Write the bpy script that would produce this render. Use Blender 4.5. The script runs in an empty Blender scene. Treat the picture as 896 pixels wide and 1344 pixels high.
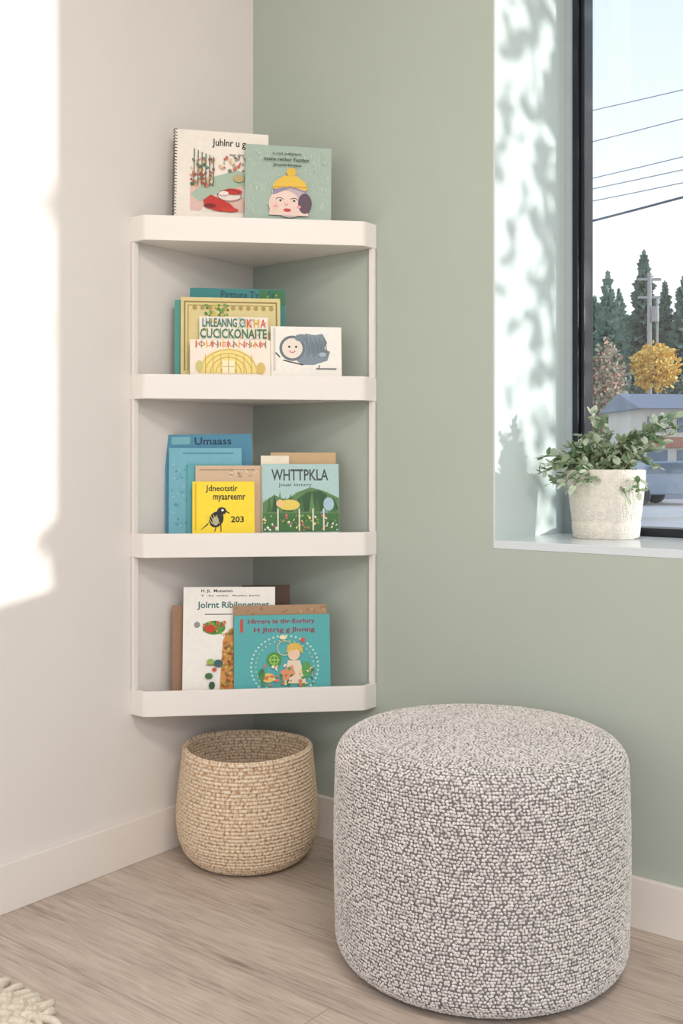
import bpy, bmesh, math, random
from mathutils import Vector, Matrix, Euler
random.seed(7)
scene=bpy.context.scene
# ------------------------------------------------------------------ survey
F=1350.0; HZ=612.0; TH=math.radians(51.6)
fv=Vector((-math.cos(TH),math.sin(TH),0)); rv=Vector((math.sin(TH),math.cos(TH),0))
D0=3.0; CZ=1.018
CAM=-fv*D0+rv*(116.0/F*D0); CAM.z=CZ
YAW=math.atan2(rv.y,rv.x)
def W(px,d,z=None,py=None):
    p=CAM+fv*d+rv*((px-448)/F*d)
    p.z = z if z is not None else CZ-(py-HZ)/F*d
    return p
# ------------------------------------------------------------------ materials
def lin(c):
    o=[]
    for v in c[:3]:
        v=v/255.0
        o.append(v/12.92 if v<=0.04045 else ((v+0.055)/1.055)**2.4)
    return (o[0],o[1],o[2],1)
MC={}
def mat(name,c,rough=0.6,var=0.04,scale=30,bump=0.0,bscale=200,metal=0.0,spec=0.4):
    key=(name,tuple(c),rough)
    if key in MC: return MC[key]
    m=bpy.data.materials.new(name); m.use_nodes=True
    nt=m.node_tree; b=nt.nodes['Principled BSDF']
    b.inputs['Roughness'].default_value=rough; b.inputs['Metallic'].default_value=metal
    b.inputs['Specular IOR Level'].default_value=spec
    tc=nt.nodes.new('ShaderNodeTexCoord')
    n=nt.nodes.new('ShaderNodeTexNoise'); n.inputs['Scale'].default_value=scale; n.inputs['Detail'].default_value=4
    nt.links.new(tc.outputs['Object'],n.inputs['Vector'])
    r=nt.nodes.new('ShaderNodeValToRGB')
    L=lin(c)
    r.color_ramp.elements[0].position=0.3; r.color_ramp.elements[1].position=0.7
    r.color_ramp.elements[0].color=tuple(x*(1-var) for x in L[:3])+(1,)
    r.color_ramp.elements[1].color=tuple(min(1,x*(1+var)) for x in L[:3])+(1,)
    nt.links.new(n.outputs['Fac'],r.inputs['Fac']); nt.links.new(r.outputs['Color'],b.inputs['Base Color'])
    if bump>0:
        n2=nt.nodes.new('ShaderNodeTexNoise'); n2.inputs['Scale'].default_value=bscale; n2.inputs['Detail'].default_value=3
        nt.links.new(tc.outputs['Object'],n2.inputs['Vector'])
        bp=nt.nodes.new('ShaderNodeBump'); bp.inputs['Strength'].default_value=bump; bp.inputs['Distance'].default_value=0.002
        nt.links.new(n2.outputs['Fac'],bp.inputs['Height']); nt.links.new(bp.outputs['Normal'],b.inputs['Normal'])
    MC[key]=m; return m
# ------------------------------------------------------------------ mesh helpers
def link(o,parent=None):
    scene.collection.objects.link(o)
    if parent is not None: o.parent=parent
    return o
def mesh_obj(name,verts,faces,mats,mi=None,parent=None,smooth=False,fixn=True):
    me=bpy.data.meshes.new(name); me.from_pydata([tuple(v) for v in verts],[],faces)
    for m in (mats if isinstance(mats,(list,tuple)) else [mats]): me.materials.append(m)
    if mi:
        for p,i in zip(me.polygons,mi): p.material_index=i
    if fixn:
        bm=bmesh.new(); bm.from_mesh(me); bmesh.ops.recalc_face_normals(bm,faces=bm.faces); bm.to_mesh(me); bm.free()
    if smooth:
        for p in me.polygons: p.use_smooth=True
    me.update()
    return link(bpy.data.objects.new(name,me),parent)
class MB:
    def __init__(s): s.v=[];s.f=[];s.m=[]
    def add(s,vs,fs,mi=0):
        o=len(s.v); s.v+= [Vector(v) for v in vs]; s.f+=[[i+o for i in f] for f in fs]; s.m+=[mi]*len(fs)
    def box(s,a,b,mi=0,M=None):
        x0,y0,z0=a;x1,y1,z1=b
        vs=[Vector(p) for p in ((x0,y0,z0),(x1,y0,z0),(x1,y1,z0),(x0,y1,z0),(x0,y0,z1),(x1,y0,z1),(x1,y1,z1),(x0,y1,z1))]
        if M: vs=[M@v for v in vs]
        s.add(vs,[(0,3,2,1),(4,5,6,7),(0,1,5,4),(1,2,6,5),(2,3,7,6),(3,0,4,7)],mi)
    def cyl(s,p,q,r0,r1,n=10,mi=0,caps=True):
        p=Vector(p);q=Vector(q);ax=(q-p).normalized()
        u=ax.orthogonal().normalized(); w=ax.cross(u)
        vs=[];
        for c,r in((p,r0),(q,r1)):
            for i in range(n):
                a=2*math.pi*i/n; vs.append(c+u*(r*math.cos(a))+w*(r*math.sin(a)))
        fs=[(i,(i+1)%n,n+(i+1)%n,n+i) for i in range(n)]
        if caps: fs+=[tuple(range(n))[::-1],tuple(range(n,2*n))]
        s.add(vs,fs,mi)
    def obj(s,name,mats,parent=None,smooth=False,bevel=0,fixn=True):
        o=mesh_obj(name,s.v,s.f,mats,s.m,parent,smooth,fixn)
        if bevel:
            b=o.modifiers.new('bevel','BEVEL'); b.width=bevel; b.segments=3; b.limit_method='ANGLE'
        return o
def revolve(name,prof,mats,n=96,parent=None,fn=None,mif=None):
    vs=[];fs=[];mi=[]
    k=len(prof)
    for j in range(n):
        a=2*math.pi*j/n
        for i,(r,z) in enumerate(prof):
            rr,zz=(r,z) if fn is None else fn(r,z,a,i)
            vs.append((rr*math.cos(a),rr*math.sin(a),zz))
    for j in range(n):
        for i in range(k-1):
            fs.append((j*k+i,((j+1)%n)*k+i,((j+1)%n)*k+i+1,j*k+i+1)); mi.append(mif(i) if mif else 0)
    o=mesh_obj(name,vs,fs,mats,mi,parent,True,False)
    bm=bmesh.new(); bm.from_mesh(o.data); bmesh.ops.remove_doubles(bm,verts=bm.verts,dist=1e-5)
    bmesh.ops.recalc_face_normals(bm,faces=bm.faces); bm.to_mesh(o.data); bm.free()
    return o
def empty(name,loc=(0,0,0)):
    e=bpy.data.objects.new(name,None); e.location=loc; e.empty_display_size=0.1
    scene.collection.objects.link(e); return e
def curve_obj(name,splines,r,m,parent=None,res=2,cyclic=False):
    cu=bpy.data.curves.new(name,'CURVE'); cu.dimensions='3D'; cu.bevel_depth=r; cu.bevel_resolution=res; cu.use_fill_caps=True
    for pts in splines:
        sp=cu.splines.new('POLY'); sp.points.add(len(pts)-1)
        for i,p in enumerate(pts): sp.points[i].co=(p[0],p[1],p[2],1)
        sp.use_cyclic_u=cyclic; sp.use_smooth=True
    cu.materials.append(m)
    tmp=bpy.data.objects.new(name+'_tmp',cu); scene.collection.objects.link(tmp)
    dg=bpy.context.evaluated_depsgraph_get(); me=bpy.data.meshes.new_from_object(tmp.evaluated_get(dg))
    bpy.data.objects.remove(tmp); me.name=name
    for p in me.polygons: p.use_smooth=True
    return link(bpy.data.objects.new(name,me),parent)

# ------------------------------------------------------------------ room shell
CEIL=2.8; WX0=0.80; WX1=2.75; WZ0=0.838; WZ1=2.55; WT=0.45
m_left=mat('warm_white_paint',(231,225,220),0.85,0.012,3,0.12,350)
m_green=mat('sage_green_paint',(180,189,178),0.85,0.012,3,0.12,350)
m_trim=mat('white_trim_paint',(238,230,223),0.5,0.01,5)
m_shelf=mat('shelf_white_lacquer',(241,235,229),0.45,0.01,6)
b=MB(); b.box((-0.15,-4.6,0),(0,WT,CEIL)); b.obj('wall_left',m_left)
b=MB()
b.box((0,0,0),(WX0,WT,CEIL)); b.box((WX1,0,0),(4.6,WT,CEIL))
b.box((WX0,0,0),(WX1,WT,WZ0-0.02)); b.box((WX0,0,WZ1),(WX1,WT,CEIL))
b.obj('wall_right',m_green)
b=MB(); b.box((-0.15,-4.6,CEIL),(4.6,WT,CEIL+0.1)); b.obj('ceiling',mat('ceiling_paint',(238,236,232),0.9,0.01,3))
b=MB(); b.box((0,-4.6,0),(0.015,0,0.112)); b.obj('baseboard_left',m_trim,bevel=0.002)
b=MB(); b.box((0.015,-0.015,0),(4.6,0,0.112)); b.obj('baseboard_right',m_trim,bevel=0.002)
# floor
def floor_mat():
    m=bpy.data.materials.new('oak_plank_floor'); m.use_nodes=True; nt=m.node_tree; N=nt.nodes; L=nt.links
    bs=N['Principled BSDF']; bs.inputs['Roughness'].default_value=0.42; bs.inputs['Specular IOR Level'].default_value=0.35
    tc=N.new('ShaderNodeTexCoord')
    mp=N.new('ShaderNodeMapping'); mp.inputs['Location'].default_value=(0.35,0.06,0); L.new(tc.outputs['Object'],mp.inputs['Vector'])
    br=N.new('ShaderNodeTexBrick'); br.offset=0.37; br.inputs['Scale'].default_value=1.0
    br.inputs['Brick Width'].default_value=1.9; br.inputs['Row Height'].default_value=0.21
    br.inputs['Mortar Size'].default_value=0.0009; br.inputs['Mortar Smooth'].default_value=0.2
    br.inputs['Color1'].default_value=(0,0,0,1); br.inputs['Color2'].default_value=(1,1,1,1); br.inputs['Mortar'].default_value=(0.5,0.5,0.5,1)
    L.new(mp.outputs['Vector'],br.inputs['Vector'])
    sc=N.new('ShaderNodeVectorMath'); sc.operation='SCALE'; sc.inputs['Scale'].default_value=7.0; L.new(br.outputs['Color'],sc.inputs[0])
    ad=N.new('ShaderNodeVectorMath'); ad.operation='ADD'; L.new(tc.outputs['Object'],ad.inputs[0]); L.new(sc.outputs['Vector'],ad.inputs[1])
    st=N.new('ShaderNodeMapping'); st.inputs['Scale'].default_value=(1.1,7,1); L.new(ad.outputs['Vector'],st.inputs['Vector'])
    n1=N.new('ShaderNodeTexNoise'); n1.inputs['Scale'].default_value=1.2; n1.inputs['Detail'].default_value=2; n1.inputs['Distortion'].default_value=0.8
    L.new(st.outputs['Vector'],n1.inputs['Vector'])
    m2=N.new('ShaderNodeMath'); m2.operation='MULTIPLY'; m2.inputs[1].default_value=70.0; L.new(n1.outputs['Fac'],m2.inputs[0])
    si=N.new('ShaderNodeMath'); si.operation='SINE'; L.new(m2.outputs[0],si.inputs[0])
    st2=N.new('ShaderNodeMapping'); st2.inputs['Scale'].default_value=(9,150,1); L.new(ad.outputs['Vector'],st2.inputs['Vector'])
    n2=N.new('ShaderNodeTexNoise'); n2.inputs['Scale'].default_value=1.0; n2.inputs['Detail'].default_value=6; n2.inputs['Roughness'].default_value=0.65; L.new(st2.outputs['Vector'],n2.inputs['Vector'])
    a1=N.new('ShaderNodeMath'); a1.operation='MULTIPLY_ADD'; a1.inputs[1].default_value=0.035; L.new(si.outputs[0],a1.inputs[0]); L.new(n2.outputs['Fac'],a1.inputs[2])
    n3=N.new('ShaderNodeTexNoise'); n3.inputs['Scale'].default_value=1.5; n3.inputs['Detail'].default_value=3; L.new(st.outputs['Vector'],n3.inputs['Vector'])
    a2=N.new('ShaderNodeMath'); a2.operation='MULTIPLY_ADD'; a2.inputs[1].default_value=0.45; L.new(n3.outputs['Fac'],a2.inputs[0]); L.new(a1.outputs[0],a2.inputs[2])
    r=N.new('ShaderNodeValToRGB'); e=r.color_ramp.elements
    e[0].position=0.46; e[0].color=lin((156,141,130)); e[1].position=0.94; e[1].color=lin((211,197,184))
    k=e.new(0.68); k.color=lin((192,176,163))
    L.new(a2.outputs[0],r.inputs['Fac'])
    st3=N.new('ShaderNodeMapping'); st3.inputs['Scale'].default_value=(3.0,16,1); L.new(ad.outputs['Vector'],st3.inputs['Vector'])
    n4=N.new('ShaderNodeTexNoise'); n4.inputs['Scale'].default_value=1.0; n4.inputs['Detail'].default_value=5; L.new(st3.outputs['Vector'],n4.inputs['Vector'])
    kr=N.new('ShaderNodeMapRange'); kr.inputs['From Min'].default_value=0.66; kr.inputs['From Max'].default_value=0.78; L.new(n4.outputs['Fac'],kr.inputs['Value'])
    mk=N.new('ShaderNodeMix'); mk.data_type='RGBA'; mk.inputs['B'].default_value=lin((124,106,94)); L.new(kr.outputs['Result'],mk.inputs['Factor']); L.new(r.outputs['Color'],mk.inputs['A'])
    mx=N.new('ShaderNodeMix'); mx.data_type='RGBA'; mx.inputs['B'].default_value=lin((146,128,114)); L.new(br.outputs['Fac'],mx.inputs['Factor']); L.new(mk.outputs['Result'],mx.inputs['A'])
    L.new(mx.outputs['Result'],bs.inputs['Base Color'])
    bp=N.new('ShaderNodeBump'); bp.inputs['Strength'].default_value=0.15; bp.inputs['Distance'].default_value=0.001; L.new(a1.outputs[0],bp.inputs['Height']); L.new(bp.outputs['Normal'],bs.inputs['Normal'])
    return m
b=MB(); b.box((-0.15,-4.6,-0.1),(4.6,WT,0)); b.obj('floor',floor_mat())
# window: jamb lining, sill, frame, glass
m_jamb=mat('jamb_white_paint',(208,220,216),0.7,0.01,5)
win=empty('window_1',(0,0,0))
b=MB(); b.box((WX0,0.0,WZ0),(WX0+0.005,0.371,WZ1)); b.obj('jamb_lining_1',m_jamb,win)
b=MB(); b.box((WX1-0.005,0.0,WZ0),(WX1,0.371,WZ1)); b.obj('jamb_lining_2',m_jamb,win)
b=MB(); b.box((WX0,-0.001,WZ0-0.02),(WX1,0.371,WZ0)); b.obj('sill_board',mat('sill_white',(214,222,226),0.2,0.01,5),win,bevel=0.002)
m_blk=mat('black_aluminium',(22,25,34),0.3,0.05,20); m_alu=mat('grey_aluminium',(176,184,190),0.35,0.03,20)
b=MB()
y0,y1=0.371,0.43
b.box((WX0,y0,WZ0),(WX0+0.034,y1,WZ1),1)
b.box((WX0+0.034,y0-0.010,WZ0),(WX0+0.050,y1,WZ1),0)
b.box((WX0+0.050,y0+0.004,WZ0),(WX0+0.062,y1,WZ1),0)
b.box((WX1-0.05,y0-0.012,WZ0),(WX1,y1,WZ1),0)
b.box((1.86,y0-0.012,WZ0+0.026),(1.92,y1,WZ1-0.05),0)
b.box((WX0+0.062,y0-0.012,WZ0),(WX1-0.05,y1,WZ0+0.022),0)
b.box((WX0+0.062,y0-0.012,WZ1-0.05),(WX1-0.05,y1,WZ1),0)
b.obj('window_frame',[m_blk,m_alu],win,bevel=0.002)
g=bpy.data.materials.new('window_glass'); g.use_nodes=True; nt=g.node_tree; nt.nodes.remove(nt.nodes['Principled BSDF'])
t=nt.nodes.new('ShaderNodeBsdfTransparent'); t.inputs['Color'].default_value=(0.97,0.985,0.98,1)
gl=nt.nodes.new('ShaderNodeBsdfGlossy'); gl.inputs['Roughness'].default_value=0.0
mx=nt.nodes.new('ShaderNodeMixShader'); mx.inputs[0].default_value=0.09
nt.links.new(t.outputs[0],mx.inputs[1]); nt.links.new(gl.outputs[0],mx.inputs[2]); nt.links.new(mx.outputs[0],nt.nodes['Material Output'].inputs[0])
mesh_obj('glass_pane',[(WX0+0.05,0.41,WZ0+0.01),(WX1-0.03,0.41,WZ0+0.01),(WX1-0.03,0.41,WZ1-0.02),(WX0+0.05,0.41,WZ1-0.02)],[(0,1,2,3)],g,parent=win)

# ------------------------------------------------------------------ corner shelf
U0,V0,T=0.4575,0.447,0.052
LV=[(1.593,1.657),(1.190,1.2526),(0.785,0.846),(0.381,0.445)]
def UV(u,v,z): return Vector((v,-u,z))
def rounded(path,r=0.008,n=4):
    out=[Vector(path[0])]
    for i in range(1,len(path)-1):
        p=Vector(path[i]);a=(Vector(path[i-1])-p).normalized();c=(Vector(path[i+1])-p).normalized()
        s=p+a*r;e=p+c*r
        for k in range(n+1):
            t=k/n; out.append(s*(1-t)**2+p*2*t*(1-t)+e*t*t)
    out.append(Vector(path[-1])); return out
def offset(path,d):
    o=[]
    for i,p in enumerate(path):
        a=path[max(0,i-1)];c=path[min(len(path)-1,i+1)]
        t=(c-a).normalized(); nrm=Vector((-t.y,t.x))
        if nrm.dot(Vector((0,0))-p)<0: nrm=-nrm
        o.append(p+nrm*d)
    return o
shelf=empty('corner_bookshelf')
for k,(z0,z1) in enumerate(LV):
    outer=rounded([(U0,0.0),(U0,T),(T,V0),(0.0,V0)])
    inner=offset(outer,0.011)
    inner[0].y=0.0; inner[-1].x=0.0
    b=MB(); n=len(outer)
    vs=[UV(p.x,p.y,z0) for p in outer]+[UV(p.x,p.y,z1) for p in outer]+[UV(p.x,p.y,z1) for p in inner]+[UV(p.x,p.y,z0) for p in inner]
    fs=[]
    for i in range(n-1):
        for q in range(4):
            A=q*n;B=((q+1)%4)*n
            fs.append((A+i,A+i+1,B+i+1,B+i))
    fs+=[(0,n,2*n,3*n),(n-1,2*n-1,3*n-1,4*n-1)]
    b.add(vs,fs)
    pl=[(0.001,0.001)]+[(max(p.x,.001),max(p.y,.001)) for p in inner]
    q=len(pl); zb=z0+0.003; zt=z0+0.012
    vs=[UV(x,y,zb) for x,y in pl]+[UV(x,y,zt) for x,y in pl]
    fs=[tuple(range(q)),tuple(range(q,2*q))]+[(i,(i+1)%q,q+(i+1)%q,q+i) for i in range(q)]
    b.add(vs,fs)
    b.obj('tray_%d'%(k+1),m_shelf,shelf,bevel=0.0015)
b=MB()
for i in range(3):
    za=LV[i][0]; zb=LV[i+1][1]
    b.box((0.002,-U0+0.001,zb),(0.013,-U0+0.016,za)); b.box((V0-0.016,-0.013,zb),(V0-0.001,-0.002,za))
b.obj('uprights',m_shelf,shelf,bevel=0.001)

# ------------------------------------------------------------------ books
m_pages=mat('book_pages',(236,228,210),0.8,0.06,300)
GROUPS=[empty('picture_books') for _ in range(4)]
for i,n in enumerate(['picture_books','picture_books.001','picture_books.002','picture_books.003']): GROUPS[i].name=n
FONT_CACHE={}
def text_mesh(s):
    if s in FONT_CACHE: return FONT_CACHE[s]
    cu=bpy.data.curves.new('t','FONT'); cu.body=s; cu.size=1; cu.resolution_u=2; cu.offset=0.018
    o=bpy.data.objects.new('t',cu); scene.collection.objects.link(o)
    dg=bpy.context.evaluated_depsgraph_get(); me=bpy.data.meshes.new_from_object(o.evaluated_get(dg))
    vs=[v.co.copy() for v in me.vertices]; fs=[tuple(p.vertices) for p in me.polygons]
    bpy.data.objects.remove(o); bpy.data.meshes.remove(me)
    FONT_CACHE[s]=(vs,fs); return FONT_CACHE[s]
class Art:
    def __init__(s,c,yt,fac,h,w): s.c=c;s.yt=yt;s.fac=fac;s.h=h;s.w=w;s.b=MB();s.k=0;s.mats=[]
    def P(s,px,py):
        x=(px-s.c)*s.fac; z=s.h-(py-s.yt)*s.fac
        x=max(-s.w/2+.0008,min(s.w/2-.0008,x)); z=max(0.001,min(s.h-.0008,z))
        return Vector((x,-0.0003-s.k*0.00004,z))
    def mi(s,col):
        m=mat('ink_%d_%d_%d'%tuple(col),col,0.55,0.03,200)
        if m not in s.mats: s.mats.append(m)
        return s.mats.index(m)
    def poly(s,pts,col):
        s.k+=1; vs=[s.P(*p) for p in pts]; s.b.add(vs,[tuple(range(len(vs)))],s.mi(col))
    def ell(s,x,y,rx,ry,col,n=20,rot=0):
        c,sn=math.cos(rot),math.sin(rot)
        s.poly([(x+rx*math.cos(a)*c-ry*math.sin(a)*sn,y+rx*math.cos(a)*sn+ry*math.sin(a)*c) for a in [2*math.pi*i/n for i in range(n)]],col)
    def ring(s,x,y,rx,ry,col,w=1.0,a0=0,a1=360,n=24):
        s.k+=1; A=[math.radians(a0+(a1-a0)*i/n) for i in range(n+1)]
        vs=[s.P(x+rx*math.cos(a),y+ry*math.sin(a)) for a in A]+[s.P(x+(rx-w)*math.cos(a),y+(ry-w)*math.sin(a)) for a in A]
        s.b.add(vs,[(i,i+1,n+2+i,n+1+i) for i in range(n)],s.mi(col))
    def line(s,x0,y0,x1,y1,col,w=1.0):
        d=Vector((x1-x0,y1-y0)); d=d.normalized() if d.length>0 else Vector((1,0)); n=Vector((-d.y,d.x))*w/2
        s.poly([(x0+n.x,y0+n.y),(x1+n.x,y1+n.y),(x1-n.x,y1-n.y),(x0-n.x,y0-n.y)],col)
    def rect(s,x0,y0,x1,y1,col): s.poly([(x0,y0),(x1,y0),(x1,y1),(x0,y1)],col)
    def txt(s,t,x0,y0,x1,y1,col):
        s.k+=1; vs,fs=text_mesh(t)
        ax=min(v.x for v in vs);bx=max(v.x for v in vs);ay=min(v.y for v in vs);by=max(v.y for v in vs)
        out=[s.P(x0+(v.x-ax)/(bx-ax)*(x1-x0),y1-(v.y-ay)/(by-ay)*(y1-y0)) for v in vs]
        s.b.add(out,fs,s.mi(col))
    def blobs(s,x0,y0,x1,y1,n,cols,r0=1,r1=3,seed=1):
        R=random.Random(seed)
        for i in range(n):
            s.ell(R.uniform(x0,x1),R.uniform(y0,y1),R.uniform(r0,r1),R.uniform(r0,r1)*.8,R.choice(cols),8,R.uniform(0,3))
def frontdepth(px): return 2.605+(px-195)/275.0*0.073
def book(sh,name,xl,xr,yt,off,col,th=0.008,lean=8,art=None,spiral=False,dyaw=0.0,spine=None,back=None,roll=0.0):
    z0=LV[sh][0]+0.0125; c=(xl+xr)/2; a=math.radians(lean)
    d=frontdepth(c)+0.026+off
    h=0.2
    for _ in range(4):
        zt=CZ-(yt-HZ)/F*(d+h*math.sin(a)); h=(zt-z0)/math.cos(a)
    fac=(d+h*math.sin(a)*0.6)/F; w=(xr-xl)*fac
    m_c=mat('cover_%d_%d_%d'%tuple(col),col,0.45,0.03,60); m_s=m_c if spine is None else mat('spine_%d_%d_%d'%tuple(spine),spine,0.5)
    b=MB(); ct=0.0016
    b.box((-w/2,0,0),(w/2,ct,h),0); b.box((-w/2,th-ct,0),(w/2,th,h),0)
    if not spiral: b.box((-w/2,ct,0),(-w/2+ct,th-ct,h),2)
    b.box((-w/2+ct,ct,0.002),(w/2-0.002,th-ct,h-0.002),1)
    if spiral:
        n=int(h/0.0085)
        for i in range(n):
            zc=0.008+i*0.0085
            K=8; pr=[Vector((-w/2+0.001+0.006*math.cos(t),th/2+ (th/2+0.002)*math.sin(t),zc)) for t in [2*math.pi*j/K for j in range(K+1)]]
            for j in range(K): b.cyl(pr[j],pr[j+1],0.0009,0.0009,5,3,False)
    p=W(c,d,z0)
    M=Matrix.Translation(p)@Matrix.Rotation(YAW+math.radians(7.4+dyaw),4,'Z')@Matrix.Rotation(-a,4,'X')
    if roll: M=M@Matrix.Translation((w/2 if roll>0 else -w/2,0,0))@Matrix.Rotation(math.radians(roll),4,'Y')@Matrix.Translation((-w/2 if roll>0 else w/2,0,0))
    o=b.obj(name,[m_c,m_pages,m_s,mat('wire_spiral',(40,40,45),0.4)],GROUPS[sh]); o.matrix_world=M
    if art:
        A=Art(c,yt,fac,h,w); art(A)
        vs=A.b.v
        oo=mesh_obj(name+'_print',vs,A.b.f,A.mats,A.b.m,GROUPS[sh],False,False); oo.matrix_world=M
    return o
BLK=(35,35,38);RED=(196,48,40);GRN=(84,140,70);DGR=(50,92,62)
# --- shelf 1
def a11(A):
    A.txt('Juhlnr u g',277,184,321,197,BLK); A.txt('sun ciry',300,203,319,208,BLK)
    A.poly([(249,284),(249,252),(262,240),(290,246),(320,238),(320,284)],(226,190,178))
    A.poly([(249,262),(275,238),(310,226),(321,230),(321,246),(290,256),(262,272)],(170,190,170))
    A.poly([(262,284),(282,262),(321,250),(321,262),(292,270),(276,284)],(238,225,215))
    A.blobs(250,212,280,252,70,[(110,140,110),(200,120,100),(214,160,110),(90,110,90),(226,190,170),(170,70,60)],1.2,3.6,3)
    for i in range(6): A.line(254+i*5,200+i*2,254+i*5,250,(90,110,90),1.3)
    A.blobs(284,206,320,228,30,[(220,190,150),(150,160,140),(200,110,90),(120,120,110)],1,3,5)
    A.poly([(266,270),(276,262),(300,272),(308,280),(290,284),(270,280)],RED); A.ell(305,256,12,4,RED); A.ell(292,259,7,3,(240,225,215))
    A.ell(275,277,8,3,(120,30,30)); A.ell(300,281,12,3,(205,60,50)); A.ell(312,238,7,5,(190,170,120)); A.ring(300,262,16,8,(80,40,40),0.8)
book(0,'illustrated_landscape_book',229,351,174,0.030,(240,232,220),0.010,7,a11,spiral=True,dyaw=2,roll=1.0)
def a12(A):
    R=random.Random(4)
    for i in range(150):
        x=R.uniform(324,431);y=R.uniform(197,284); A.line(x,y,x,y+R.uniform(2,6),(205,214,200),0.8)
    A.txt('u.cot nelyuon',356,203,394,207,BLK); A.txt('mumo rwrhor Yuorton',345,210,404,215,BLK); A.txt('Jouonrtirninn',357,218,394,223,BLK)
    A.ell(379,268,24,24,(196,178,182)); A.ell(372,272,20,17,(240,212,200)); A.poly([(352,289),(356,268),(400,270),(404,289)],(238,210,198))
    A.ell(399,272,9,14,(96,76,92)); A.ell(358,275,6,11,(235,205,190))
    A.poly([(357,262),(359,250),(367,241),(380,237),(392,240),(400,249),(402,258),(380,252)],(150,138,165))
    A.poly([(356,252),(361,242),(372,235),(388,235),(399,243),(403,252),(400,255),(380,249),(360,254)],(232,192,74))
    A.ell(381,230,6.5,6,(228,186,66)); A.line(358,251,402,250,(190,140,60),1.2)
    A.ring(366,268,5,3,BLK,0.9,180,360); A.ring(385,268,5,3,BLK,0.9,180,360); A.ell(367,269,1.5,1.5,BLK); A.ell(385,269,1.5,1.5,BLK)
    A.ring(375,272,2.5,4,(190,120,100),0.8,0,180); A.ell(376,282,5,2.4,(200,70,70)); A.ell(361,277,3,2,(240,170,160)); A.ell(391,277,3,2,(240,170,160))
book(0,'rainy_day_beanie_book',321,434,193,0.008,(164,184,170),0.012,7,a12,roll=1.2)
# --- shelf 2
def a21(A): A.txt('Pirtture Tzotsom',290,382,368,393,(20,80,90)); A.rect(340,380,375,400,(60,120,80)); A.blobs(345,382,372,398,20,[(160,180,80),(30,100,90)],1,3,6)
book(1,'teal_storybook',250,375,379,0.075,(22,128,128),0.010,5,a21)
book(1,'green_spine_book',229,262,394,0.058,(70,150,140),0.007,5)
def a23(A):
    for (x0,y0,x1,y1) in ((242,396,364,398),(242,396,244,489),(362,396,364,489),(247,401,359,402),(247,401,248,489)): A.rect(x0,y0,x1,y1,(150,130,70))
    for i in range(11): A.ell(256+i*10,405,3.2,3.2,(176,154,84),8)
    A.blobs(268,401,300,416,34,[(90,140,60),(120,160,80),(210,190,90),(70,110,50)],1.2,3.2,8)
book(1,'ornate_cream_book',238,368,391,0.042,(220,204,144),0.010,6,a23)
def a24(A):
    A.blobs(263,417,352,446,44,[(240,200,180),(240,214,140),(180,206,180),(245,235,230)],1.5,3.4,10)
    A.txt('LHLEANNG CI',266,418,322,430,(60,120,110)); A.txt('CUCICKONAITE',263,432,350,445,(70,120,76))
    for i in range(3): A.txt('KHA'[i],324+i*9,419,331+i*9,430,[(214,90,70),(226,170,50)][i%2])
book(1,'rainbow_lettering_book',262,352,416,0.026,(240,232,218),0.008,6,a24)
def a25(A):
    A.txt('JOUNIERANNAIR',256,449,350,457,(214,120,90))
    for i in range(14): A.rect(257+i*7,447,258.5+i*7,457,[(214,120,90),(120,160,130),(230,190,90)][i%3])
    A.poly([(262,491),(268,470),(282,461),(300,457),(318,461),(332,470),(338,491)],(242,222,140))
    for i in range(5): A.ring(300,491,38-i*7,32-i*5,(206,168,76),1.1,180,360)
    for i in range(7): A.line(270+i*10,466,270+i*10,491,(200,160,70),0.8)
    A.rect(292,474,308,491,(250,240,200)); A.line(300,474,300,491,(180,130,60),0.8); A.line(292,482,308,482,(180,130,60),0.8)
    A.ell(262,482,5,8,(210,200,130)); A.ell(342,484,6,8,(220,190,110))
book(1,'garden_house_book',250,355,446,0.010,(246,232,216),0.008,7,a25,spine=(200,90,80))
def a26(A):
    A.poly([(385,470),(392,446),(402,438),(414,440),(424,438),(430,450),(426,458),(434,462),(430,474),(412,480),(396,480)],(130,146,156))
    A.ell(384,458,17,17,(110,120,128)); A.ell(384,458,13.5,13.5,(238,226,214)); A.ell(396,444,9,5,(120,136,146)); 
    A.ell(380,456,1.5,1.5,BLK);A.ell(389,456,1.5,1.5,BLK);A.ring(384,461,4,3,RED,1,0,180)
    A.line(368,470,360,462,BLK,1.5);A.line(398,480,372,474,BLK,1.5);A.line(420,480,418,486,BLK,1.2)
    for i in range(14): A.line(402+i*2,444+(i%3)*3,404+i*2,470-(i%4)*2,(90,106,116),0.7)
    A.rect(359,431,362,488,(222,210,200)); A.rect(415,484,442,486,(120,120,120)); A.ell(424,466,5,3,(170,186,194))
book(1,'round_bird_board_book',356,449,429,0.008,(242,238,230),0.018,6,a26)
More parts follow.
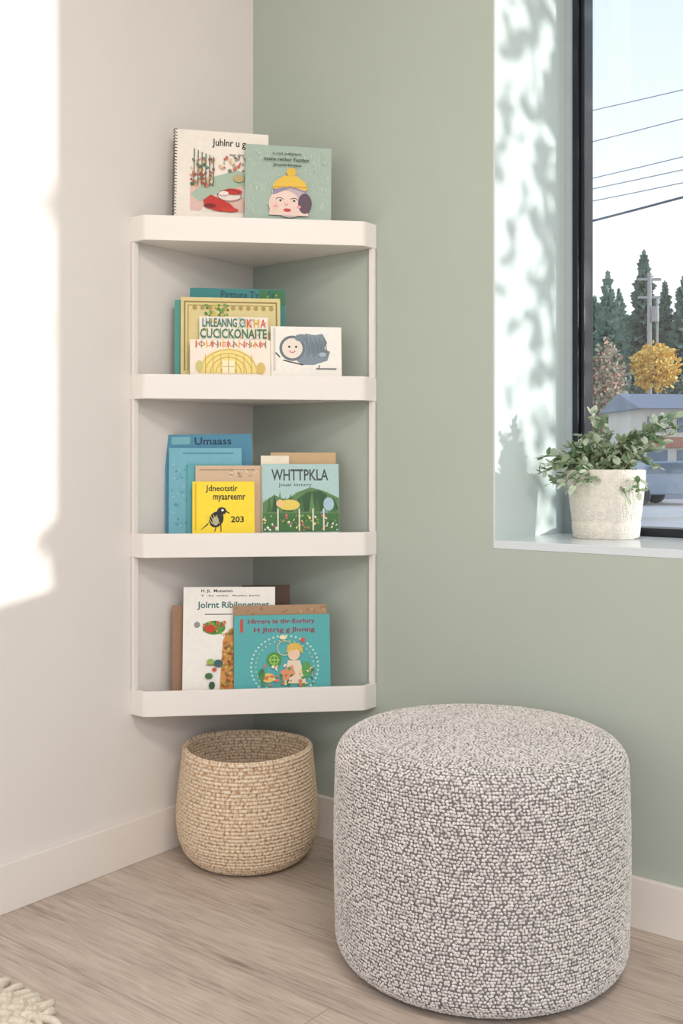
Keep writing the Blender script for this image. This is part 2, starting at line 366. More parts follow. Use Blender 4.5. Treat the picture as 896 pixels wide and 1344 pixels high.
# --- shelf 3
def a31(A): A.txt('Umaass',258,575,306,585,(24,60,90)); A.rect(228,574,252,584,(120,180,190))
book(2,'deep_blue_storybook',219,333,571,0.078,(70,138,168),0.010,5,a31,roll=-1)
book(2,'light_blue_storybook',222,317,588,0.062,(116,180,198),0.010,5,lambda A:(A.rect(240,594,306,596,(80,150,172)),A.blobs(226,604,252,690,40,[(96,164,184),(140,196,200),(90,154,176)],1,3,21)))
book(2,'teal_picture_book',246,314,609,0.048,(92,170,178),0.008,6)
book(2,'tan_picture_book',257,342,611,0.034,(212,184,154),0.010,6,lambda A:(A.rect(262,616,338,617.5,(170,140,110)),A.blobs(300,616,338,626,16,[(226,206,180),(180,150,120)],1,3,22)))
def a35(A):
    A.txt('Jdneotstir',270,637,312,647,BLK); A.txt('myaareemr',280,650,322,659,BLK)
    A.ell(284,682,9,11,BLK,rot=0.5); A.ell(291,671,6,5,BLK); A.poly([(272,690),(262,697),(276,684)],BLK); A.ell(292,670,1.6,1.6,(250,250,250))
    A.line(296,671,301,674,BLK,1.5);A.line(284,690,282,698,BLK,1.2);A.line(290,689,290,698,BLK,1.2);A.ell(283,684,4,6,(170,170,160))
    for i in range(5):A.line(276+i*3,688,268+i*4,676,(230,210,90),0.7)
    A.txt('203',303,678,320,686,BLK); A.rect(256,634,258,696,(236,184,20))
book(2,'yellow_bird_book',253,334,632,0.012,(250,220,40),0.012,8,a35)
book(2,'kraft_cover_book',356,442,594,0.042,(204,172,128),0.010,6)
book(2,'striped_spine_book',343,380,598,0.028,(236,226,206),0.008,6,None,spine=(214,130,60))
def a38(A):
    A.rect(345,609,446,655,(176,206,204)); A.txt('WHTTPKLA',357,616,432,631,(70,78,84)); A.txt('Jouar inrnrry',366,634,410,640,(90,98,100))
    A.poly([(345,660),(360,650),(376,656),(392,646),(408,640),(424,644),(446,654),(446,698),(345,698)],(96,132,84))
    A.poly([(390,656),(404,646),(420,644),(440,656),(446,670),(400,668)],(60,92,60))
    for i in range(13): A.poly([(350+i*7,672),(354+i*7,652-(i%3)*4),(358+i*7,672)],[(70,110,66),(52,88,58),(96,140,80)][i%3])
    A.ell(380,663,14,7,(232,206,100)); A.ell(368,661,5,5,(240,200,140))
    A.ell(432,662,7,9,(170,200,210)); A.ell(426,676,6,6,(120,160,170)); A.rect(345,674,446,698,(70,116,62))
    A.blobs(346,676,444,697,90,[(232,214,120),(240,240,230),(130,170,90),(214,110,110),(60,100,56)],0.8,2.2,12)
    for x in (364,392,410,424): A.rect(x,668,x+2,697,(225,220,205))
book(2,'meadow_story_book',345,446,609,0.008,(160,194,190),0.014,7,a38,spine=(238,226,206))
# --- shelf 4
book(3,'dark_brown_book',318,381,768,0.088,(84,58,44),0.010,4)
book(3,'brown_craft_book',226,300,794,0.060,(158,122,94),0.010,6)
def a43(A):
    A.txt('H. JL  Mutunion',263,774,304,779,BLK); A.txt('Jolrnt Ribilnnetmet',258,790,352,801,(38,110,112)); A.txt('T -hr miiic  fnohc Jont',262,781,340,784,(110,110,110))
    A.rect(268,806,304,807,(80,90,90)); A.ell(258,820,4,4,(150,150,140))
    A.ell(280,824,15,9,(86,150,66)); A.blobs(266,816,295,831,40,[(60,120,50),(120,176,80),(214,90,60),(230,150,70)],1.2,2.6,14); A.ell(275,825,7,5,(206,64,44))
    A.poly([(288,903),(292,840),(300,826),(307,824),(307,903)],(214,150,80)); A.blobs(290,828,307,902,80,[(190,110,60),(230,180,100),(150,90,50),(120,140,60)],1,3,15)
    A.ell(286,870,6,5,(60,100,110)); A.ell(276,868,5,4,(150,180,90)); A.ell(274,886,5,4,(70,110,60)); A.ell(281,878,3,2.6,(206,90,50)); A.ell(278,898,4,5,(60,90,60)); A.line(270,872,294,872,(110,90,60),1)
book(3,'white_orchard_book',240,360,771,0.032,(244,240,232),0.012,7,a43,roll=0.6)
book(3,'kraft_paper_book',307,430,794,0.022,(172,138,104),0.008,6,lambda A:A.blobs(310,796,428,806,20,[(158,120,88),(186,150,114)],1,3,31))
def a45(A):
    A.txt('Hlrrnrs te thr-Eorlury',326,812,414,820,(150,44,64)); A.txt('H Jhtrtg g Jlonng',334,823,414,831,(150,44,64)); A.rect(316,812,320,829,(200,80,70))
    n=46
    for i in range(n):
        a=2*math.pi*i/n; A.ell(374+44*math.cos(a),874+40*math.sin(a),1.5,1.5,(196,226,206),6)
    for i in range(36):
        a=2*math.pi*i/36; A.ell(374+38*math.cos(a),874+34*math.sin(a),0.9,0.9,(230,220,160),6)
    A.ell(360,865,9.5,9.5,(84,150,56)); A.ring(360,865,6,6,(180,214,120),1); A.line(360,858,360,873,(180,214,120),1);A.line(353,865,367,865,(180,214,120),1)
    A.ell(386,858,8,8,(238,204,176)); A.poly([(376,856),(378,846),(388,843),(397,848),(398,858),(390,852)],(226,184,84))
    A.poly([(378,866),(394,866),(402,896),(372,896)],(232,214,190)); A.poly([(368,880),(384,872),(388,884),(372,894)],(222,150,110)); A.ell(402,878,6,10,(92,160,84)); A.ell(352,888,9,6,(232,196,110)); A.ell(344,884,4,8,(76,140,70))
    A.blobs(340,872,412,898,46,[(236,200,150),(92,150,80),(214,120,90),(240,228,200),(60,120,80)],1,3.4,17)
    A.ell(372,836,5,3,(240,228,190)); A.ell(398,840,3,3,(220,90,80)); A.ring(374,850,10,10,(226,210,150),1)
book(3,'teal_fairytale_book',308,434,807,0.004,(86,172,174),0.012,7,a45)

# ------------------------------------------------------------------ pouf
PR=0.304; pc=CAM+(fv*math.cos(math.radians(7.65))+rv*math.sin(math.radians(7.65)))*2.17
pouf=empty('round_pouf',(pc.x,pc.y,0))
PT=0.470
prof=[(0.0,0.007),(PR-0.05,0.007)]
for i in range(9):
    a=-math.pi/2+math.pi/2*i/8; prof.append((PR-0.05+0.046*math.cos(a),0.053+0.046*math.sin(a)))
for i in range(1,8):
    t=i/8; prof.append((PR-0.004+0.004*math.sin(math.pi*t),0.053+(PT-0.06-0.053)*t))
for i in range(13):
    a=math.pi/2*i/12; prof.append((PR-0.064+0.060*math.cos(a),PT-0.060+0.053*math.sin(a)))
for i in range(1,9):
    t=i/8; r=(PR-0.064)*(1-t); prof.append((r,PT-0.007+0.007*(1-(1-t)**2)))
revolve('upholstered_body',prof,mat('boucle_backing',(122,118,117),0.95,0.1,80,0.5,500,spec=0.1),128,pouf)
revolve('base_disc',[(0,0),(PR-0.055,0),(PR-0.055,0.01),(0,0.01)],mat('black_base',(25,24,24),0.7),64,pouf)
def nub_mesh():
    R=random.Random(42)
    K=6; base=[]
    for (rr,hh) in ((1.0,-0.35),(0.86,0.45)):
        for i in range(K):
            a=2*math.pi*(i+0.5*(hh>0))/K; base.append((rr*math.cos(a),rr*math.sin(a),hh))
    base.append((0,0,0.95))
    bf=[]
    for i in range(K):
        j=(i+1)%K
        bf+= [(i,j,K+i),(j,K+j,K+i),(K+i,K+j,2*K)]
    vs=[];fs=[];mis=[]
    P=[Vector(p) for p in prof[2:]]
    segs=[];tot=0
    for a_,b_ in zip(P,P[1:]):
        l=(b_-a_).length; segs.append((tot,l,a_,b_)); tot+=l
    step=0.0063; s=0.001; row=0
    while s<tot-0.003:
        for (t0,l,a_,b_) in segs:
            if s<=t0+l: break
        p=a_.lerp(b_,(s-t0)/l); tn=(b_-a_).normalized(); nr=Vector((tn.y,-tn.x))
        n=max(3,int(round(2*math.pi*p.x/0.0066)))
        ph=R.random()
        for i in range(n):
            a=2*math.pi*(i+ph+R.uniform(-.26,.26))/n
            er=Vector((math.cos(a),math.sin(a),0)); et=Vector((-math.sin(a),math.cos(a),0))
            N_=er*nr.x+Vector((0,0,nr.y)); T_=er*tn.x+Vector((0,0,tn.y))
            c=er*p.x+Vector((0,0,p.y))+T_*R.uniform(-.0015,.0015)
            rot=R.uniform(-.9,.9); c1,s1=math.cos(rot),math.sin(rot)
            A_=(et*c1+T_*s1); B_=(T_*c1-et*s1)
            ra=0.0035*R.uniform(.8,1.2); rb=0.0029*R.uniform(.85,1.15); rh=0.0023*R.uniform(.7,1.25)
            o=len(vs)
            for (x,y,z) in base: 
                q=c+A_*(x*ra)+B_*(y*rb)+N_*(z*rh); vs.append((q.x,q.y,q.z))
            fs+=[(x+o,y+o,z+o) for x,y,z in bf]
            mis+=[R.choice((0,0,1,1,2))]*len(bf)
        s+=step; row+=1
    return vs,fs,mis
nv,nf,nm=nub_mesh()
me=bpy.data.meshes.new('boucle_knit'); me.from_pydata(nv,[],nf)
me.materials.append(mat('boucle_yarn_light',(228,223,219),0.95,0.08,75,spec=0.1))
me.materials.append(mat('boucle_yarn_mid',(216,210,206),0.95,0.08,75,spec=0.1))
me.materials.append(mat('boucle_yarn_grey',(194,189,186),0.95,0.08,75,spec=0.1))
me.polygons.foreach_set('material_index',nm)
me.polygons.foreach_set('use_smooth',[True]*len(me.polygons)); me.update()
link(bpy.data.objects.new('boucle_knit',me),pouf)

# ------------------------------------------------------------------ basket
def basket_mat():
    m=bpy.data.materials.new('woven_jute'); m.use_nodes=True; nt=m.node_tree;N=nt.nodes;L=nt.links
    bs=N['Principled BSDF']; bs.inputs['Roughness'].default_value=0.9; bs.inputs['Specular IOR Level'].default_value=0.15
    uv=N.new('ShaderNodeUVMap'); uv.uv_map='wrap'
    mp=N.new('ShaderNodeMapping'); mp.inputs['Scale'].default_value=(170,32,1); L.new(uv.outputs['UV'],mp.inputs['Vector'])
    n=N.new('ShaderNodeTexNoise'); n.inputs['Scale'].default_value=1.0; n.inputs['Detail'].default_value=3; L.new(mp.outputs['Vector'],n.inputs['Vector'])
    r=N.new('ShaderNodeValToRGB'); e=r.color_ramp.elements
    e[0].position=0.33; e[0].color=lin((176,132,94)); e[1].position=0.60; e[1].color=lin((238,222,200)); k=e.new(0.46); k.color=lin((220,195,165))
    L.new(n.outputs['Fac'],r.inputs['Fac']); L.new(r.outputs['Color'],bs.inputs['Base Color'])
    w=N.new('ShaderNodeTexNoise'); w.inputs['Scale'].default_value=2.0; L.new(mp.outputs['Vector'],w.inputs['Vector'])
    bp=N.new('ShaderNodeBump'); bp.inputs['Strength'].default_value=0.7; bp.inputs['Distance'].default_value=0.003; L.new(w.outputs['Fac'],bp.inputs['Height']); L.new(bp.outputs['Normal'],bs.inputs['Normal'])
    return m
NC=32; H=0.29
def brad(t):
    pts=[(0,0.136),(0.03,0.150),(0.10,0.167),(0.22,0.180),(0.38,0.1845),(0.55,0.182),(0.78,0.175),(1,0.168)]
    for (a,ra),(b2,rb) in zip(pts,pts[1:]):
        if t<=b2:
            s=(t-a)/(b2-a); return ra+(rb-ra)*s
    return pts[-1][1]
prof=[(0.0,0.003),(0.06,0.003),(0.125,0.002)]
K=8
for i in range(NC*K+1):
    t=i/(NC*K); ph=abs(math.sin(math.pi*t*NC)); prof.append((brad(t)-0.0045+0.0045*ph**0.6,0.004+t*(H-0.004)))
for a in range(1,7):
    an=math.pi*a/7; prof.append((brad(1)-0.006+0.0035*math.cos(an)-0.001,H+0.004*math.sin(an)))
for i in range(NC*4+1):
    t=1-i/(NC*4); ph=abs(math.sin(math.pi*t*NC)); prof.append((max(brad(t)-0.012-0.002*ph,0.01),0.012+t*(H-0.014)))
prof.append((0.0,0.012))
bp_=W(325,2.68,0)
def wob(r,z,a,i): 
    k=min(1,z/0.1)
    return r*(1+0.006*k*math.sin(2*a+1)+0.004*k*math.sin(5*a+z*9)), z+0.003*(z/H)*math.sin(2*a+0.6)
bk=revolve('woven_basket',prof,basket_mat(),144,None,wob)
bk.location=(max(bp_.x,0.190),min(bp_.y,-0.19),0)
uvl=bk.data.uv_layers.new(name='wrap')
for p in bk.data.polygons:
    an=[]
    for li in p.loop_indices:
        co=bk.data.vertices[bk.data.loops[li].vertex_index].co; an.append(math.atan2(co.y,co.x)/(2*math.pi)+0.5)
    if max(an)-min(an)>0.5: an=[x+1 if x<0.5 else x for x in an]
    for li,x in zip(p.loop_indices,an):
        co=bk.data.vertices[bk.data.loops[li].vertex_index].co; uvl.data[li].uv=(x,co.z/H)
# ------------------------------------------------------------------ plant
def pot_mat():
    m=mat('woven_cream_pot',(234,227,215),0.9,0.08,90); nt=m.node_tree;N=nt.nodes;L=nt.links
    tc=N.new('ShaderNodeTexCoord'); v=N.new('ShaderNodeTexVoronoi'); v.feature='F1'; v.inputs['Scale'].default_value=190; v.inputs['Randomness'].default_value=0.6
    mp=N.new('ShaderNodeMapping'); mp.inputs['Scale'].default_value=(1,1,1.5); L.new(tc.outputs['Object'],mp.inputs['Vector']); L.new(mp.outputs['Vector'],v.inputs['Vector'])
    bp=N.new('ShaderNodeBump'); bp.invert=True; bp.inputs['Strength'].default_value=0.8; bp.inputs['Distance'].default_value=0.003; L.new(v.outputs['Distance'],bp.inputs['Height']); L.new(bp.outputs['Normal'],N['Principled BSDF'].inputs['Normal'])
    return m
plant=empty('potted_plant'); PP=W(795,2.585,WZ0); plant.location=PP
PH=0.172
prof=[(0,0.0),(0.078,0.0),(0.0815,0.004),(0.084,0.03),(0.0845,0.04),(0.0825,0.043),(0.0845,0.046),(0.090,0.09),(0.095,0.14),(0.0965,PH-0.004),(0.0945,PH),(0.090,PH-0.003),(0.088,0.14),(0,0.14)]
revolve('woven_pot',prof,[pot_mat(),mat('potting_soil',(58,44,34),0.95,0.3,120)],72,plant,None,lambda i:1 if i==12 else 0)
m_stem=mat('stem_olive',(124,120,90),0.7)
def leaf_mat(name,c):
    m=mat(name,c,0.55,0.12,40); nt=m.node_tree; bs=nt.nodes['Principled BSDF']; out=nt.nodes['Material Output']
    tr=nt.nodes.new('ShaderNodeBsdfTranslucent'); tr.inputs['Color'].default_value=lin(c); mx=nt.nodes.new('ShaderNodeMixShader'); mx.inputs[0].default_value=0.35
    nt.links.new(bs.outputs[0],mx.inputs[1]); nt.links.new(tr.outputs[0],mx.inputs[2]); nt.links.new(mx.outputs[0],out.inputs[0]); return m
m_leafs=[leaf_mat('leaf_sage_1',(158,176,142)),leaf_mat('leaf_sage_2',(204,214,190)),leaf_mat('leaf_sage_3',(112,140,104))]
stems=[];lb=MB(); R=random.Random(11)
def leaf(b,base,dirv,up,l,w,mi):
    dirv=dirv.normalized(); side=dirv.cross(up)
    if side.length<1e-3: side=dirv.orthogonal()
    side.normalize(); nn=side.cross(dirv)
    pts=[base, base+dirv*l*.3+side*w*.42+nn*l*.04, base+dirv*l*.62+side*w*.5+nn*l*.05, base+dirv*l*.9+side*w*.25, base+dirv*l, base+dirv*l*.9-side*w*.25, base+dirv*l*.62-side*w*.5+nn*l*.05, base+dirv*l*.3-side*w*.42+nn*l*.04, base+dirv*l*.5-nn*l*.03]
    b.add(pts,[(0,1,8),(1,2,8),(2,3,8),(3,4,8),(4,5,8),(5,6,8),(6,7,8),(7,0,8)],mi)
targets=[]
for (px,py) in ((706,622),(712,600),(722,634),(730,602),(742,588),(752,600),(762,572),(776,545),(780,590),(735,626),(750,640),(796,592),(806,600),(815,640),(826,600),(834,586),(846,600),(858,580),(868,566),(876,548),(884,570),(893,548),(905,560),(780,618),(800,622),(835,620),(822,636),(768,610),(788,552),(850,572),(728,614),(812,588),(842,632)):
    targets.append((px,py,R.uniform(-0.05,0.045)))
for (px,py) in ((752,585),(768,596),(785,575),(800,606),(820,612),(840,604),(860,592),(872,580),(832,570),(745,612),(716,612),(862,612)):
    targets.append((px,py,R.uniform(-0.05,0.03)))
for (px,py) in ((752,640),(776,634),(822,652),(838,646),(740,634)):
    targets.append((px,py,-0.11))
for (px,py,dd) in targets:
    tw=W(px,2.585+dd,py=py)
    tw.y=min(tw.y,0.345); tw.x=max(tw.x,WX0+0.03)
    tl=tw-PP
    s=Vector((R.uniform(-.05,.05),R.uniform(-.05,.05),0.138))
    mid=s.lerp(tl,0.45)+Vector((0,0,0.05+0.03*R.random()))
    pts=[]
    for k in range(11):
        t=k/10; pts.append(s*(1-t)**2+mid*2*t*(1-t)+tl*t*t)
    stems.append(pts)
    nl=int(9+ (tl-s).length*85)
    for j in range(nl):
        t=0.25+0.75*(j+0.5)/nl; k=min(9,int(t*10)); p=pts[k].lerp(pts[k+1],t*10-k)
        tang=(pts[k+1]-pts[k]).normalized()
        rd=Vector((R.gauss(0,1),R.gauss(0,1),R.gauss(0.2,0.8))).normalized()
        dv=(tang*0.6+rd).normalized(); up=Vector((R.gauss(0,.5),R.gauss(0,.5),1))
        l=R.uniform(0.018,0.030)
        e=PP+p+dv*l
        if e.y>0.350 or e.x<WX0+0.012: dv=Vector((abs(dv.x),-abs(dv.y),dv.z))
        leaf(lb,p,dv,up,l,l*R.uniform(.5,.7),R.choice([0,0,1,1,2]))
    leaf(lb,pts[-1],(pts[-1]-pts[-2]),Vector((0,0,1)),0.026,0.014,1)
curve_obj('plant_stems',stems,0.0013,m_stem,plant,1)
lb.obj('plant_leaves',m_leafs,plant,fixn=False)

# ------------------------------------------------------------------ rug
rug=empty('braided_rug'); m_rug=mat('cream_wool',(230,219,202),0.95,0.12,160,0.9,400)
X0,X1,Y0,Y1=0.06,0.490,-2.5,-1.070
b=MB(); b.box((X0,Y0,0.001),(X1,Y1,0.012)); b.obj('rug_backing',m_rug,rug)
sp=[]; R=random.Random(3)
nb=11
for i in range(nb):
    x=X0+0.02+(X1-X0-0.04)*i/(nb-1)
    for s in range(3):
        pts=[];n=int((Y1-Y0)/0.0085)
        for k in range(n+1):
            y=Y1-(Y1-Y0)*k/n; ph=2*math.pi*(y/0.075)+s*2*math.pi/3
            pts.append((x+0.013*math.sin(ph),y,0.026+0.007*math.sin(2*ph+0.5)))
        sp.append(pts)
curve_obj('rug_braids',sp,0.0095,m_rug,rug,2)
sp=[]
for i in range(20):
    x=X0+0.01+(X1-X0-0.02)*i/19; pts=[]
    L_=R.uniform(0.03,0.055); sw=R.uniform(-0.015,0.015)
    for k in range(13):
        t=k/12; u=math.sin(math.pi*t); pts.append((x+sw*u+0.011*math.cos(math.pi*t)*(0.5+u),Y1-0.004+L_*u,0.020-0.008*u+0.008*math.sin(2*math.pi*t)))
    sp.append(pts)
for i in range(44):
    y=Y1-0.006-i*0.033; pts=[]; L_=R.uniform(0.03,0.055); sw=R.uniform(-0.015,0.02)
    for k in range(13):
        t=k/12; u=math.sin(math.pi*t); pts.append((X1-0.004+L_*u,y+sw*u+0.011*math.cos(math.pi*t)*(0.5+u),0.020-0.008*u+0.008*math.sin(2*math.pi*t)))
    sp.append(pts)
curve_obj('rug_tassels',sp,0.0080,m_rug,rug,2)

# ------------------------------------------------------------------ outside: distant tree and house colours are paled to paint in haze
GZ=-0.25
def placeM(px,d,rot=0): return Matrix.Translation(W(px,d,GZ))@Matrix.Rotation(YAW+rot,4,'Z')
b=MB(); b.box((-140,0.6,GZ-0.1),(90,220,GZ))
Mc=placeM(850,24,0.05)
b.box((-30,0,0),(30,.3,.10),1,Mc); b.box((-30,-3.0,0.0),(30,-2.85,.01),2,Mc); b.box((-30,22,0),(30,60,0.06),3,Mc)
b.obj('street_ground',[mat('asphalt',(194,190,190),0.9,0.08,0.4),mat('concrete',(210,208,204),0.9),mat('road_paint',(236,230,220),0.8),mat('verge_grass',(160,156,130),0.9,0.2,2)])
def conifer_mesh(seed,h,r):
    R=random.Random(seed); b=MB(); b.cyl((0,0,0),(0,0,h*.97),h*.016,h*.003,7,1)
    lay=60
    for i in range(lay):
        t=i/lay; z=h*(0.06+0.92*t); rad=r*(1-t)**0.8*(0.65+0.45*R.random())+0.08
        for k in range(13):
            a=R.uniform(0,2*math.pi); rr=rad*R.uniform(.55,1.15); w=rr*0.20+0.05
            d=Vector((math.cos(a),math.sin(a),0)); s=Vector((-math.sin(a),math.cos(a),0)); dr=rr*R.uniform(.1,.5)
            p0=Vector((0,0,z)); p1=p0+d*rr-Vector((0,0,dr)); pm=p0+d*rr*.55-Vector((0,0,dr*.35))
            b.add([p0,pm+s*w,p1,pm-s*w,pm-Vector((0,0,h*.03))],[(0,1,2,3),(0,1,4),(1,2,4),(2,3,4)],0)
    return b.obj('conifer_tree',[mat('spruce_needles',(112,134,122),0.9,0.35,2),mat('bark',(100,88,80),0.9,0.2,3)],fixn=False)  # needle and bark colours lightened and muted, haze is painted in
def place_conifer(seed,px,ytop,d):
    h=CZ-(ytop-HZ)/F*d-GZ
    o=conifer_mesh(seed,h,h*0.170+0.6); o.location=W(px,d,GZ); return o
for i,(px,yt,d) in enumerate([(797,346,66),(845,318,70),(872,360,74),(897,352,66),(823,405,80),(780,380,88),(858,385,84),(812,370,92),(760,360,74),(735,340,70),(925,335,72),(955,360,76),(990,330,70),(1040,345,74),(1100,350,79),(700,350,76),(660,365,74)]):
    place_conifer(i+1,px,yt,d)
def leafy_mesh(name,seed,h,rx,rz,zc,n,ls,cols,trunk=0.12,ry=None):
    R=random.Random(seed); b=MB(); ry=ry or rx
    b.cyl((0,0,0),(0,0,zc),trunk,trunk*.5,8,0)
    for k in range(7):
        a=k*2.4; e=Vector((rx*.6*math.cos(a),ry*.6*math.sin(a),zc+rz*(.1+.6*((k*37)%10)/10))); b.cyl((0,0,zc*.55+k*0.05*zc),e,trunk*.4,trunk*.12,6,0)
    for i in range(n):
        v=Vector((R.gauss(0,1),R.gauss(0,1),R.gauss(0,1))).normalized()*(R.random()**0.45)
        p=Vector((v.x*rx,v.y*ry,zc+v.z*rz))
        d=Vector((R.gauss(0,1),R.gauss(0,1),R.gauss(-.3,.8))); leaf(b,p,d,Vector((R.gauss(0,1),R.gauss(0,1),R.gauss(0,1))),ls*R.uniform(.7,1.3),ls*.65,R.randrange(1,1+len(cols)))
    return b.obj(name,[mat('bark',(100,88,80),0.9,0.2,3)]+cols,fixn=False)
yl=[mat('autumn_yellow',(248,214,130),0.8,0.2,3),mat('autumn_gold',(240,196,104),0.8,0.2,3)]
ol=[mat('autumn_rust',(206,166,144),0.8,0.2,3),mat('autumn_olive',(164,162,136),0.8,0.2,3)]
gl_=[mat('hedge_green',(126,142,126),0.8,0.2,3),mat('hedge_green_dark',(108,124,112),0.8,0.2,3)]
def at(o,px,d): o.location=W(px,d,GZ); return o
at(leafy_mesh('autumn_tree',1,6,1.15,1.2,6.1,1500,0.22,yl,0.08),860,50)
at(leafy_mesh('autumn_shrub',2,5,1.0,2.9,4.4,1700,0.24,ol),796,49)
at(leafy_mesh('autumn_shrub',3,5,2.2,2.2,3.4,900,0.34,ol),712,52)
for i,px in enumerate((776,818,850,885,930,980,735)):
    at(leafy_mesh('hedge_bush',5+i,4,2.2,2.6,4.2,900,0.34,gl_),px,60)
# building across the street
hs=empty('house'); hs.matrix_world=placeM(872,40,0.12)
b=MB(); b.box((-0.9,0,0),(8,3.5,3.6),0)
for x in (-0.7,0.5,1.7,2.9,4.1,5.3,6.5): b.box((x,-0.04,2.6),(x+0.75,0.0,3.2),2); b.box((x,-0.04,0.9),(x+0.8,0.0,1.9),2)
b.add([(-1.2,-.4,3.5),(8.3,-.4,3.5),(8.3,3.9,3.5),(-1.2,3.9,3.5),(-1.2,1.7,4.2),(8.3,1.7,4.2)],[(0,1,5,4),(2,3,4,5),(0,4,3),(1,2,5),(0,3,2,1)],1)
b.box((-0.9,-.10,2.0),(8,-.0,2.4),3); b.box((-0.9,-.06,0),(8,-.0,0.6),1)
b.obj('house_body',[mat('siding_cream',(214,208,198),0.8),mat('roof_slate',(134,142,158),0.8),mat('dark_panes',(120,130,144),0.2),mat('fascia_rust',(176,130,114),0.8)],hs)  # house colours also carry the painted haze, paler than the real materials
def car(name,px,d,col,rot):
    e=empty(name); e.matrix_world=placeM(px,d,rot); b=MB()
    prof=[(-2.1,.35),(-2.1,.85),(-1.9,.98),(-1.45,1.02),(-1.0,1.42),(0.55,1.45),(1.15,1.0),(1.9,.88),(2.1,.7),(2.1,.35)]
    n=len(prof); vs=[(x,-.85,z) for x,z in prof]+[(x,.85,z) for x,z in prof]
    b.add(vs,[tuple(range(n))[::-1],tuple(range(n,2*n))]+[(i,(i+1)%n,n+(i+1)%n,n+i) for i in range(n)],0)
    for y in (-.86,.855): b.add([(-1.3,y,1.03),(-0.9,y,1.36),(0.45,y,1.38),(0.95,y,1.03)],[(0,1,2,3)],1)
    for x in (-1.35,1.35):
        for y in (-.9,.7): b.cyl((x,y,.33),(x,y+.2,.33),.33,.33,18,2)
    b.obj('car_body',[mat('car_paint_%d'%col[0],col,0.25),mat('dark_panes',(120,130,144),0.2),mat('tyre',(70,70,74),0.8)],e,bevel=0.05)
car('parked_car',882,34,(150,162,178),0.05); car('parked_car',800,36,(186,170,170),0.0)
# utility poles + wires
up=empty('utility_pole')
b=MB(); PD=54; p=W(852,PD,GZ); ztop=CZ-(358-HZ)/F*PD
b.cyl((p.x,p.y,GZ),(p.x,p.y,ztop),.15,.11,10,0)
for dz in (0.35,1.3):
    a=Vector((p.x,p.y,ztop-dz)); b.box((-.6,-.06,-.06),(.6,.06,.06),0,Matrix.Translation(a)@Matrix.Rotation(YAW,4,'Z'))
b.cyl((p.x+.3,p.y,ztop-2.6),(p.x+.3,p.y,ztop-1.8),.2,.2,10,0)
p2=W(862,PD,GZ); b.cyl((p2.x,p2.y,GZ),(p2.x,p2.y,CZ-(392-HZ)/F*PD),.09,.07,8,0)
b.obj('pole_body',mat('grey_timber',(176,174,174),0.9,0.1,5),up)
sp=[]
for (ya,yb,Hh,r) in ((145,118,11,1),(186,156,10,1),(234,206,9,1),(248,223,8.7,1),(264,240,8.4,1),(290,259,7.2,2)):
    da=(Hh-CZ)*F/(HZ-ya); db=(Hh-CZ)*F/(HZ-yb)
    A_=W(778,da,Hh); B_=W(896,db,Hh); d=B_-A_
    pts=[A_+d*t+Vector((0,0,0.015*((t-.5)**2))) for t in [x*.5-4 for x in range(0,19)]]
    sp.append((pts,r))
m_wire=mat('power_cable',(150,160,176),0.6)
wz=empty('power_lines')
curve_obj('cables_thin',[s for s,r in sp if r==1],0.013,m_wire,wz,1)
curve_obj('cable_thick',[s for s,r in sp if r==2],0.028,mat('power_cable_dark',(90,98,114),0.6),wz,1)
# garden birch beside the window: its leaves dapple the window jamb
EL=math.radians(6.0); sa=Vector((0.761,0.649,0)); nn_=Vector((0.649,-0.761,0))
tp=nn_*0.235+sa*2.1
o=leafy_mesh('birch_tree',9,4,0.29,1.25,2.10,560,0.080,[mat('birch_leaf',(150,150,80),0.7)],0.025)
o.name='birch_tree'; o.location=(tp.x,tp.y,GZ)

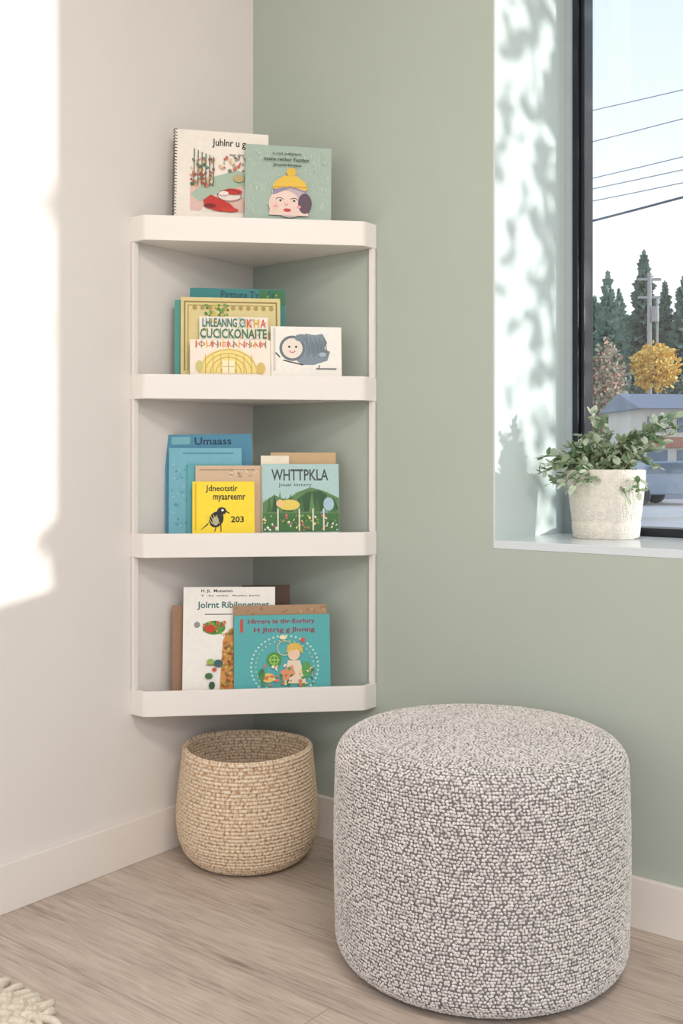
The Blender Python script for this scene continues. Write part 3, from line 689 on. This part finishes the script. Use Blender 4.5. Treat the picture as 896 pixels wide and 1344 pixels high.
# ------------------------------------------------------------------ lights
sun=bpy.data.lights.new('sun','SUN'); sun.energy=4.4; sun.angle=math.radians(1.7); sun.color=(1.0,0.985,0.96)
so=bpy.data.objects.new('sun',sun); scene.collection.objects.link(so)
sd=Vector((sa.x*math.cos(EL),sa.y*math.cos(EL),math.sin(EL)))
so.rotation_euler=sd.to_track_quat('Z','Y').to_euler(); so.location=(10,10,5)
def area(name,loc,size,power,col,target):
    l=bpy.data.lights.new(name,'AREA'); l.shape='DISK'; l.size=size; l.energy=power; l.color=col
    o=bpy.data.objects.new(name,l); scene.collection.objects.link(o); o.location=loc
    o.rotation_euler=(Vector(loc)-Vector(target)).to_track_quat('Z','Y').to_euler()
area('ceiling_fill',(2.3,-1.5,2.74),0.7,32,(1.0,0.91,0.84),(1.2,-0.6,0))  # unseen fill light, added to brighten the corner from above
area('ceiling_fill_rear',(3.2,-3.2,2.74),1.2,54,(1.0,0.94,0.89),(1.0,-1.0,0.6))  # second unseen fill, added behind the camera to lift the room's brightness
w=bpy.data.worlds.new('sky'); scene.world=w; w.use_nodes=True; nt=w.node_tree;N=nt.nodes;L=nt.links
tc=N.new('ShaderNodeTexCoord'); sx=N.new('ShaderNodeSeparateXYZ'); L.new(tc.outputs['Generated'],sx.inputs[0])
r=N.new('ShaderNodeValToRGB'); e=r.color_ramp.elements
e[0].position=0.0; e[0].color=(0.54,0.51,0.48,1); e[1].position=1.0; e[1].color=(0.40,0.55,0.80,1)
mr=N.new('ShaderNodeMapRange'); mr.inputs['From Min'].default_value=-1; mr.inputs['From Max'].default_value=1; L.new(sx.outputs['Z'],mr.inputs['Value'])
for pos,c in ((0.49,(0.58,0.565,0.55,1)),(0.505,(0.96,0.96,0.96,1)),(0.60,(0.88,0.92,0.96,1)),(0.72,(0.66,0.78,0.93,1))):
    k=e.new(pos); k.color=c
L.new(mr.outputs['Result'],r.inputs['Fac']); L.new(r.outputs['Color'],N['Background'].inputs['Color']); N['Background'].inputs['Strength'].default_value=1.28
# ------------------------------------------------------------------ camera
cd=bpy.data.cameras.new('camera'); co=bpy.data.objects.new('camera',cd); scene.collection.objects.link(co)
co.location=CAM; co.rotation_euler=(math.pi/2,0,YAW)
cd.sensor_fit='VERTICAL'; cd.sensor_height=36; cd.lens=36*F/1344; cd.shift_y=-(672-HZ)/1344; cd.clip_end=500; cd.clip_start=0.05
scene.camera=co
scene.view_settings.view_transform='Standard'
